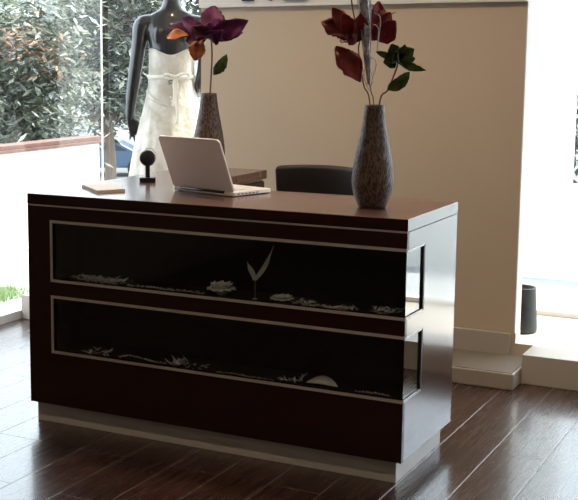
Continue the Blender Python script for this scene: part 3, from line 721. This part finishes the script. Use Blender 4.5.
# back closure: lacing, buttons
bm = bmesh.new()
for k in range(9):
    z = 1.535-.021*k
    tube_bm(bm, [(-.014, -.104, z-Zo), (.014, -.1045, z-.016-Zo)], .0018, 5); tube_bm(bm, [(.014, -.104, z-Zo), (-.014, -.1045, z-.016-Zo)], .0018, 5)
bm_obj('corset_lacing', bm, M['plastic'], gown, True)
bm = bmesh.new()
for k in range(18):
    z = 1.30-.024*k; amt = max(0, 1.36-z); ball_bm(bm, (.006*math.sin(k), -(.106+.145*amt), z-Zo), .0065, (1, .7, 1), 8, 6)
bm_obj('buttons', bm, M['satin'], gown, True)
# sash and bow
bm = bmesh.new(); ra = []
for i in range(49):
    a = 2*PI*i/48
    ra.append([bm.verts.new(((.140+dr)*math.cos(a), (.106+dr)*math.sin(a), z-Zo)) for dr, z in ((.002, 1.405), (.007, 1.418), (.004, 1.430))])
for a, b in zip(ra, ra[1:]):
    for i in range(2): bm.faces.new((a[i], b[i], b[i+1], a[i+1]))
o = bm_obj('sash', bm, M['satin'], gown, True); md = o.modifiers.new('s', 'SOLIDIFY'); md.thickness = .003
for nm, pts, w in (('bow_loop', [(.0, -.118, 1.418), (.04, -.135, 1.437), (.085, -.135, 1.442), (.10, -.128, 1.425), (.07, -.132, 1.408), (.0, -.120, 1.412)], .012), ('bow_loop', [(.0, -.118, 1.418), (-.03, -.135, 1.432), (-.07, -.130, 1.437), (-.08, -.125, 1.422), (-.05, -.130, 1.410), (0, -.120, 1.412)], .011),
                   ('bow_tail', [(0, -.120, 1.415), (.012, -.135, 1.36), (.004, -.160, 1.28), (.020, -.185, 1.18), (.012, -.21, 1.10)], .013), ('bow_tail', [(0, -.120, 1.415), (-.010, -.137, 1.37), (-.004, -.155, 1.30), (-.018, -.175, 1.22)], .011)):
    P = bez([(x*.8+.028, y+.004, 1.416+(z-1.416)*.85-Zo) for x, y, z in pts], 6); bm = bmesh.new(); Ls = []; Rs = []; w *= .75
    for i, p in enumerate(P):
        d = (P[min(i+1, len(P)-1)]-P[max(i-1, 0)]).normalized(); s = d.cross(Vector((0, -1, .15))).normalized()
        Ls.append(bm.verts.new(p-s*w)); Rs.append(bm.verts.new(p+s*w))
    for i in range(len(P)-1): bm.faces.new((Ls[i], Rs[i], Rs[i+1], Ls[i+1]))
    o = bm_obj(nm, bm, M['satin'], gown, True); md = o.modifiers.new('s', 'SOLIDIFY'); md.thickness = .0025
bm = bmesh.new(); ball_bm(bm, (.028, -.118, 1.416-Zo), .013, (1, .7, 1)); bm_obj('bow_knot', bm, M['satin'], gown, True)

# dark pot on the right platform
t = lathe('floor_pot', [(0, 0), (.078, 0), (.086, .008), (.087, .03), (.080, .13), (.074, .245), (.076, .252), (.071, .254), (.066, .248), (.060, .06), (0, .05)], M['bucket'], None, 48)
for v in t.data.vertices: v.co.z = v.co.z
t.location = (1.53, 2.13, .142); t.scale = (1, 1, .92)
tag(t, 'dark slate ceramic pot on the white window platform, half behind the wall end', 'pot')

# ------------------------------------------------------------------ outdoors
SZ = -3.07
o = struct('ground', [(-60, 50, YB-2, 90, SZ-.1, SZ)], M['street'])
struct('terrace', [(-3.25, XL-.15, -3, YB+.15, -.35, -.15), (-3.25, XR+3, YB+.15, 5.6, -.35, -.15), (-3.25, XR+3, -3, 5.6, SZ, -.35)], M['pave'])
lw = empty('terrace_wall', 'long low white garden wall with terracotta coping outside the left window', 'wall')
boxes('wall_body', [(-3.12, -3.0, -3, 5.10, -.15, .765)], M['render'], lw)
boxes('coping', [(-3.17, -2.95, -3, 5.13, .765, .790), (-3.15, -2.97, -3, 5.12, .790, .825)], M['cap'], lw, .004)
boxes('base_course', [(-3.0, -2.93, -3, 5.10, -.15, -.03)], M['render'], lw)
lw = empty('terrace_wall', 'low white garden wall outside the right window', 'wall')
boxes('wall_body', [(-1.4, XR+2, 5.30, 5.42, -.15, .54)], M['render'], lw)
boxes('coping', [(-1.42, XR+2, 5.27, 5.45, .54, .58)], M['render'], lw, .004)
boxes('kerb_strip', [(-1.95, XL-.15, -2, YB+.15, -.15, -.10)], M['pave'])
bpy.data.objects['kerb_strip']['kind'] = 'structure'
V = []; F = []; rnd = random.Random(5)
for i in range(900):
    x, y = rnd.uniform(-2.9, -2.1), rnd.uniform(2.45, 2.95); a = rnd.uniform(0, PI); h = rnd.uniform(.03, .07); w = .006
    k = len(V); V += [(x-w*math.cos(a), y-w*math.sin(a), -.15), (x+w*math.cos(a), y+w*math.sin(a), -.15), (x+rnd.uniform(-.02, .02), y+rnd.uniform(-.02, .02), -.15+h)]; F.append((k, k+1, k+2))
tag(mesh_obj('grass_patch', V, F, M['grass']), 'small patch of green grass on the pale terrace outside the left window', 'grass', None, 'stuff')

def make_tree(name, label, x, y, h, cz, rx, rz, nleaf, size, m, seed, bloomn=0, group='trees beyond the low wall'):
    t = empty(name, label, 'tree', (x, y, SZ)); rnd = random.Random(seed)
    bm = bmesh.new(); zc = cz-SZ
    tube_bm(bm, bez([(0, 0, 0), (.08, .05, zc*.4), (-.05, 0, zc*.8), (.05, 0, zc+rz*.4)], 4), [.16, .16, .15, .15, .14, .13, .12, .11, .09, .08, .07, .05, .03][:13], 8)
    for k in range(9):
        a = rnd.uniform(0, 2*PI); z0 = zc-rz*.4+rnd.uniform(-.4, .5); e = Vector((math.cos(a)*rx*.75, math.sin(a)*rx*.75, z0+rnd.uniform(.1, rz*.8)))
        tube_bm(bm, bez([(0, 0, z0), (e.x*.45, e.y*.45, z0+(e.z-z0)*.6), tuple(e)], 4), [.05, .045, .04, .035, .03, .025, .02, .015, .01], 6)
    bm_obj('trunk', bm, M['trunk'], t, True)
    def cloud(nm, n, mm, sc, sub):
        V = []; F = []
        cl = []
        for k in range(sub):
            while True:
                p = Vector((rnd.uniform(-1, 1), rnd.uniform(-1, 1), rnd.uniform(-1, 1)))
                if p.length < 1: break
            cl.append((Vector((p.x*rx, p.y*rx, zc+p.z*rz)), rnd.uniform(.25, .6)))
        for i in range(n):
            c, r = cl[i % sub]
            g = Vector((rnd.gauss(0, .5), rnd.gauss(0, .5), rnd.gauss(0, .4)))*r
            p = c+g; a = rnd.uniform(0, 2*PI); d = Vector((math.cos(a), math.sin(a), rnd.uniform(-.9, .25))).normalized()
            s = d.cross(Vector((rnd.uniform(-.5, .5), rnd.uniform(-.5, .5), 1))).normalized(); L_ = size*sc*rnd.uniform(.6, 1.3); w = L_*.17
            k = len(V); V += [p, p+d*L_*.45+s*w, p+d*L_, p+d*L_*.45-s*w]; F.append((k, k+1, k+2, k+3))
        mesh_obj(nm, V, F, mm, t)
    cloud('foliage', nleaf, m, 1, 70)
    if bloomn: cloud('autumn_leaves', bloomn, M['bloom'], 1.05, 7)
    return t
A = 'pale drooping sunlit tree '; B = 'dense green tree '
make_tree('pale_tree', A+'beyond the low wall, centre of the left window', -7.95, 10.4, 6, 1.25, .95, 1.3, 8000, .17, M['leafa'], 1, 500)
make_tree('green_tree', B+'beyond the low wall at the far left edge', -11.7, 15.0, 6, 1.1, 1.15, 2.0, 7500, .22, M['leafb'], 2, 900)
make_tree('pale_tree', A+'beside the window mullion, left of the mannequin', -12.6, 20.0, 6, 2.0, 1.5, 2.3, 8500, .30, M['leafa'], 3, 300)
make_tree('green_tree', B+'in the second row behind the pale drooping tree', -18.6, 25.5, 6, 2.2, 2.0, 2.9, 9000, .36, M['leafb'], 4, 500)
make_tree('pale_tree', A+'farthest back between mullion and mannequin', -17.8, 30.6, 6, 3.0, 2.4, 3.5, 8000, .46, M['leafa'], 5)
make_tree('green_tree', B+'behind the mannequin shoulders', -11.2, 24.5, 6, 3.2, 1.8, 2.0, 6000, .32, M['leafb'], 6)
make_tree('green_tree', B+'farthest left, tallest behind the low wall', -26.5, 33.0, 7, 3.0, 3.0, 4.2, 9000, .50, M['leafb'], 7)
make_tree('green_tree', B+'near the street left of the terrace, outside the photo edge', -12.5, 8.6, 6, 1.3, 1.5, 2.2, 6000, .22, M['leafb'], 12)
make_tree('pale_tree', A+'left of the terrace, nearest the room', -9.2, 4.6, 6, 1.3, 1.3, 2.0, 6000, .22, M['leafa'], 13)
make_tree('pale_tree', A+'outside at the right edge of the photo', .35, 12.0, 6, 1.5, 1.0, 1.5, 4500, .24, M['leafa'], 8)
make_tree('green_tree', B+'outside beyond the right window', 7.0, 13.0, 6, 1.0, 2.0, 1.6, 6000, .24, M['leafb'], 9)

# blue car on the street
gp = empty('boundary_wall', 'tall white rendered wall outside, right of the beige wall end', 'wall', (0, 0, 0))
boxes('wall_body', [(-.6, 1.06, 5.46, 5.60, -.15, 3.4)], M['render'], gp)
boxes('coping', [(-.62, 1.08, 5.455, 5.62, 3.4, 3.46)], M['render'], gp)
car = empty('parked_car', 'blue car parked on the street beyond the end of the low wall', 'car', (-22.75, 35.5, SZ), math.radians(27))
pr_ = [(-1.95, .35), (-2.0, .62), (-1.9, .85), (-1.35, .95), (-.75, 1.36), (.45, 1.40), (1.25, .98), (1.9, .86), (2.02, .60), (1.98, .33)]
bm = bmesh.new()
a = [bm.verts.new((x, -.82, z)) for x, z in pr_]; b = [bm.verts.new((x, .82, z)) for x, z in pr_]
bm.faces.new(a); bm.faces.new(b[::-1])
for i in range(len(a)): bm.faces.new((a[i-1], a[i], b[i], b[i-1]))
o = bm_obj('car_body', bm, M['car'], car); md = o.modifiers.new('b', 'BEVEL'); md.width = .07; md.segments = 3
for x0, x1, x2, x3 in ((-1.15, -.72, -.22, -.22), (-.14, -.14, .38, .98)):
    bm = bmesh.new(); q1 = [(x0, .99), (x3, .99), (x2, 1.30), (x1, 1.30)]
    for s_ in (-1,):
        aa = [bm.verts.new((x, s_*.825, z)) for x, z in q1]; bb = [bm.verts.new((x, s_*.80, z)) for x, z in q1]
        bm.faces.new(aa); bm.faces.new(bb[::-1])
        for i in range(4): bm.faces.new((aa[i-1], aa[i], bb[i], bb[i-1]))
    bm_obj('side_window', bm, M['carglass'], car)
for x in (-1.25, 1.28):
    for s_ in (-1, 1):
        bm = bmesh.new(); lathe_bm(bm, [(.20, -.10), (.31, -.10), (.33, -.07), (.33, .07), (.31, .10), (.20, .10)], 28)
        w_ = bm_obj('wheel', bm, M['tire'], car); w_.location = (x, s_*.76, .33); w_.rotation_euler = (PI/2, 0, 0)
        bm = bmesh.new(); lathe_bm(bm, [(.20, -.104), (.205, .104)], 24)
        for k in range(5):
            a0 = 2*PI*k/5; tube_bm(bm, [(0, 0, s_*.11), (math.cos(a0)*.19, math.sin(a0)*.19, s_*.11)], .03, 6)
        bm_obj('rim', bm, M['alu'], w_)

# pale house far behind the trees
hs = empty('pale_house', 'pale stucco house with tiled roof hidden behind the trees', 'house', (-34, 50, SZ), math.radians(30))
boxes('house_wall', [(-7, 7, -3, 3, 0, 5)], M['tan_house'], hs)
bm = bmesh.new()
vs = [bm.verts.new(p) for p in ((-7.4, -3.5, 5), (7.4, -3.5, 5), (7.4, 3.5, 5), (-7.4, 3.5, 5), (-5, 0, 6.6), (5, 0, 6.6))]
for f in ((0, 1, 5, 4), (2, 3, 4, 5), (1, 2, 5), (3, 0, 4), (0, 3, 2, 1)): bm.faces.new([vs[i] for i in f])
bm_obj('roof', bm, M['roof'], hs)
for x in (-5, -2, 1, 4): boxes('house_window', [(x, x+1, -3.03, -3.0, 1.8, 3.4)], M['carglass'], hs)

# ------------------------------------------------------------------ light
w = bpy.data.worlds.new('sky'); scene.world = w; w.use_nodes = True
N, L = w.node_tree.nodes, w.node_tree.links
bg = N['Background']; bg.inputs['Color'].default_value = (.80, .90, 1.0, 1); bg.inputs['Strength'].default_value = 5
sd = bpy.data.lights.new('sun', 'SUN'); sd.energy = 11; sd.angle = math.radians(1); sd.color = (1, .95, .86)
so = bpy.data.objects.new('sun', sd); COL.objects.link(so)
so.rotation_euler = Vector((.50, .36, 1.15)).to_track_quat('Z', 'Y').to_euler()

# ------------------------------------------------------------------ camera
cd = bpy.data.cameras.new('camera'); cam = bpy.data.objects.new('camera', cd); COL.objects.link(cam)
cd.sensor_fit = 'HORIZONTAL'; cd.sensor_width = 36; cd.lens = 1211.02/578*36
cd.shift_x = 98.92/578; cd.shift_y = -17.67/578; cd.clip_end = 300
cam.matrix_world = Matrix.Translation((3.0084, -4.0272, 1.5465)) @ Matrix.Rotation(.5071, 4, 'Z') @ Matrix.Rotation(PI/2-.1454, 4, 'X') @ Matrix.Rotation(.0015, 4, 'Z')
scene.camera = cam
vs_ = scene.view_settings; vs_.view_transform = 'Standard'; vs_.look = 'None'; vs_.gamma = 1; vs_.use_curve_mapping = False
vs_.exposure = 0.0
scene.cycles.max_bounces = 8; scene.cycles.transparent_max_bounces = 12; scene.cycles.sample_clamp_indirect = 6
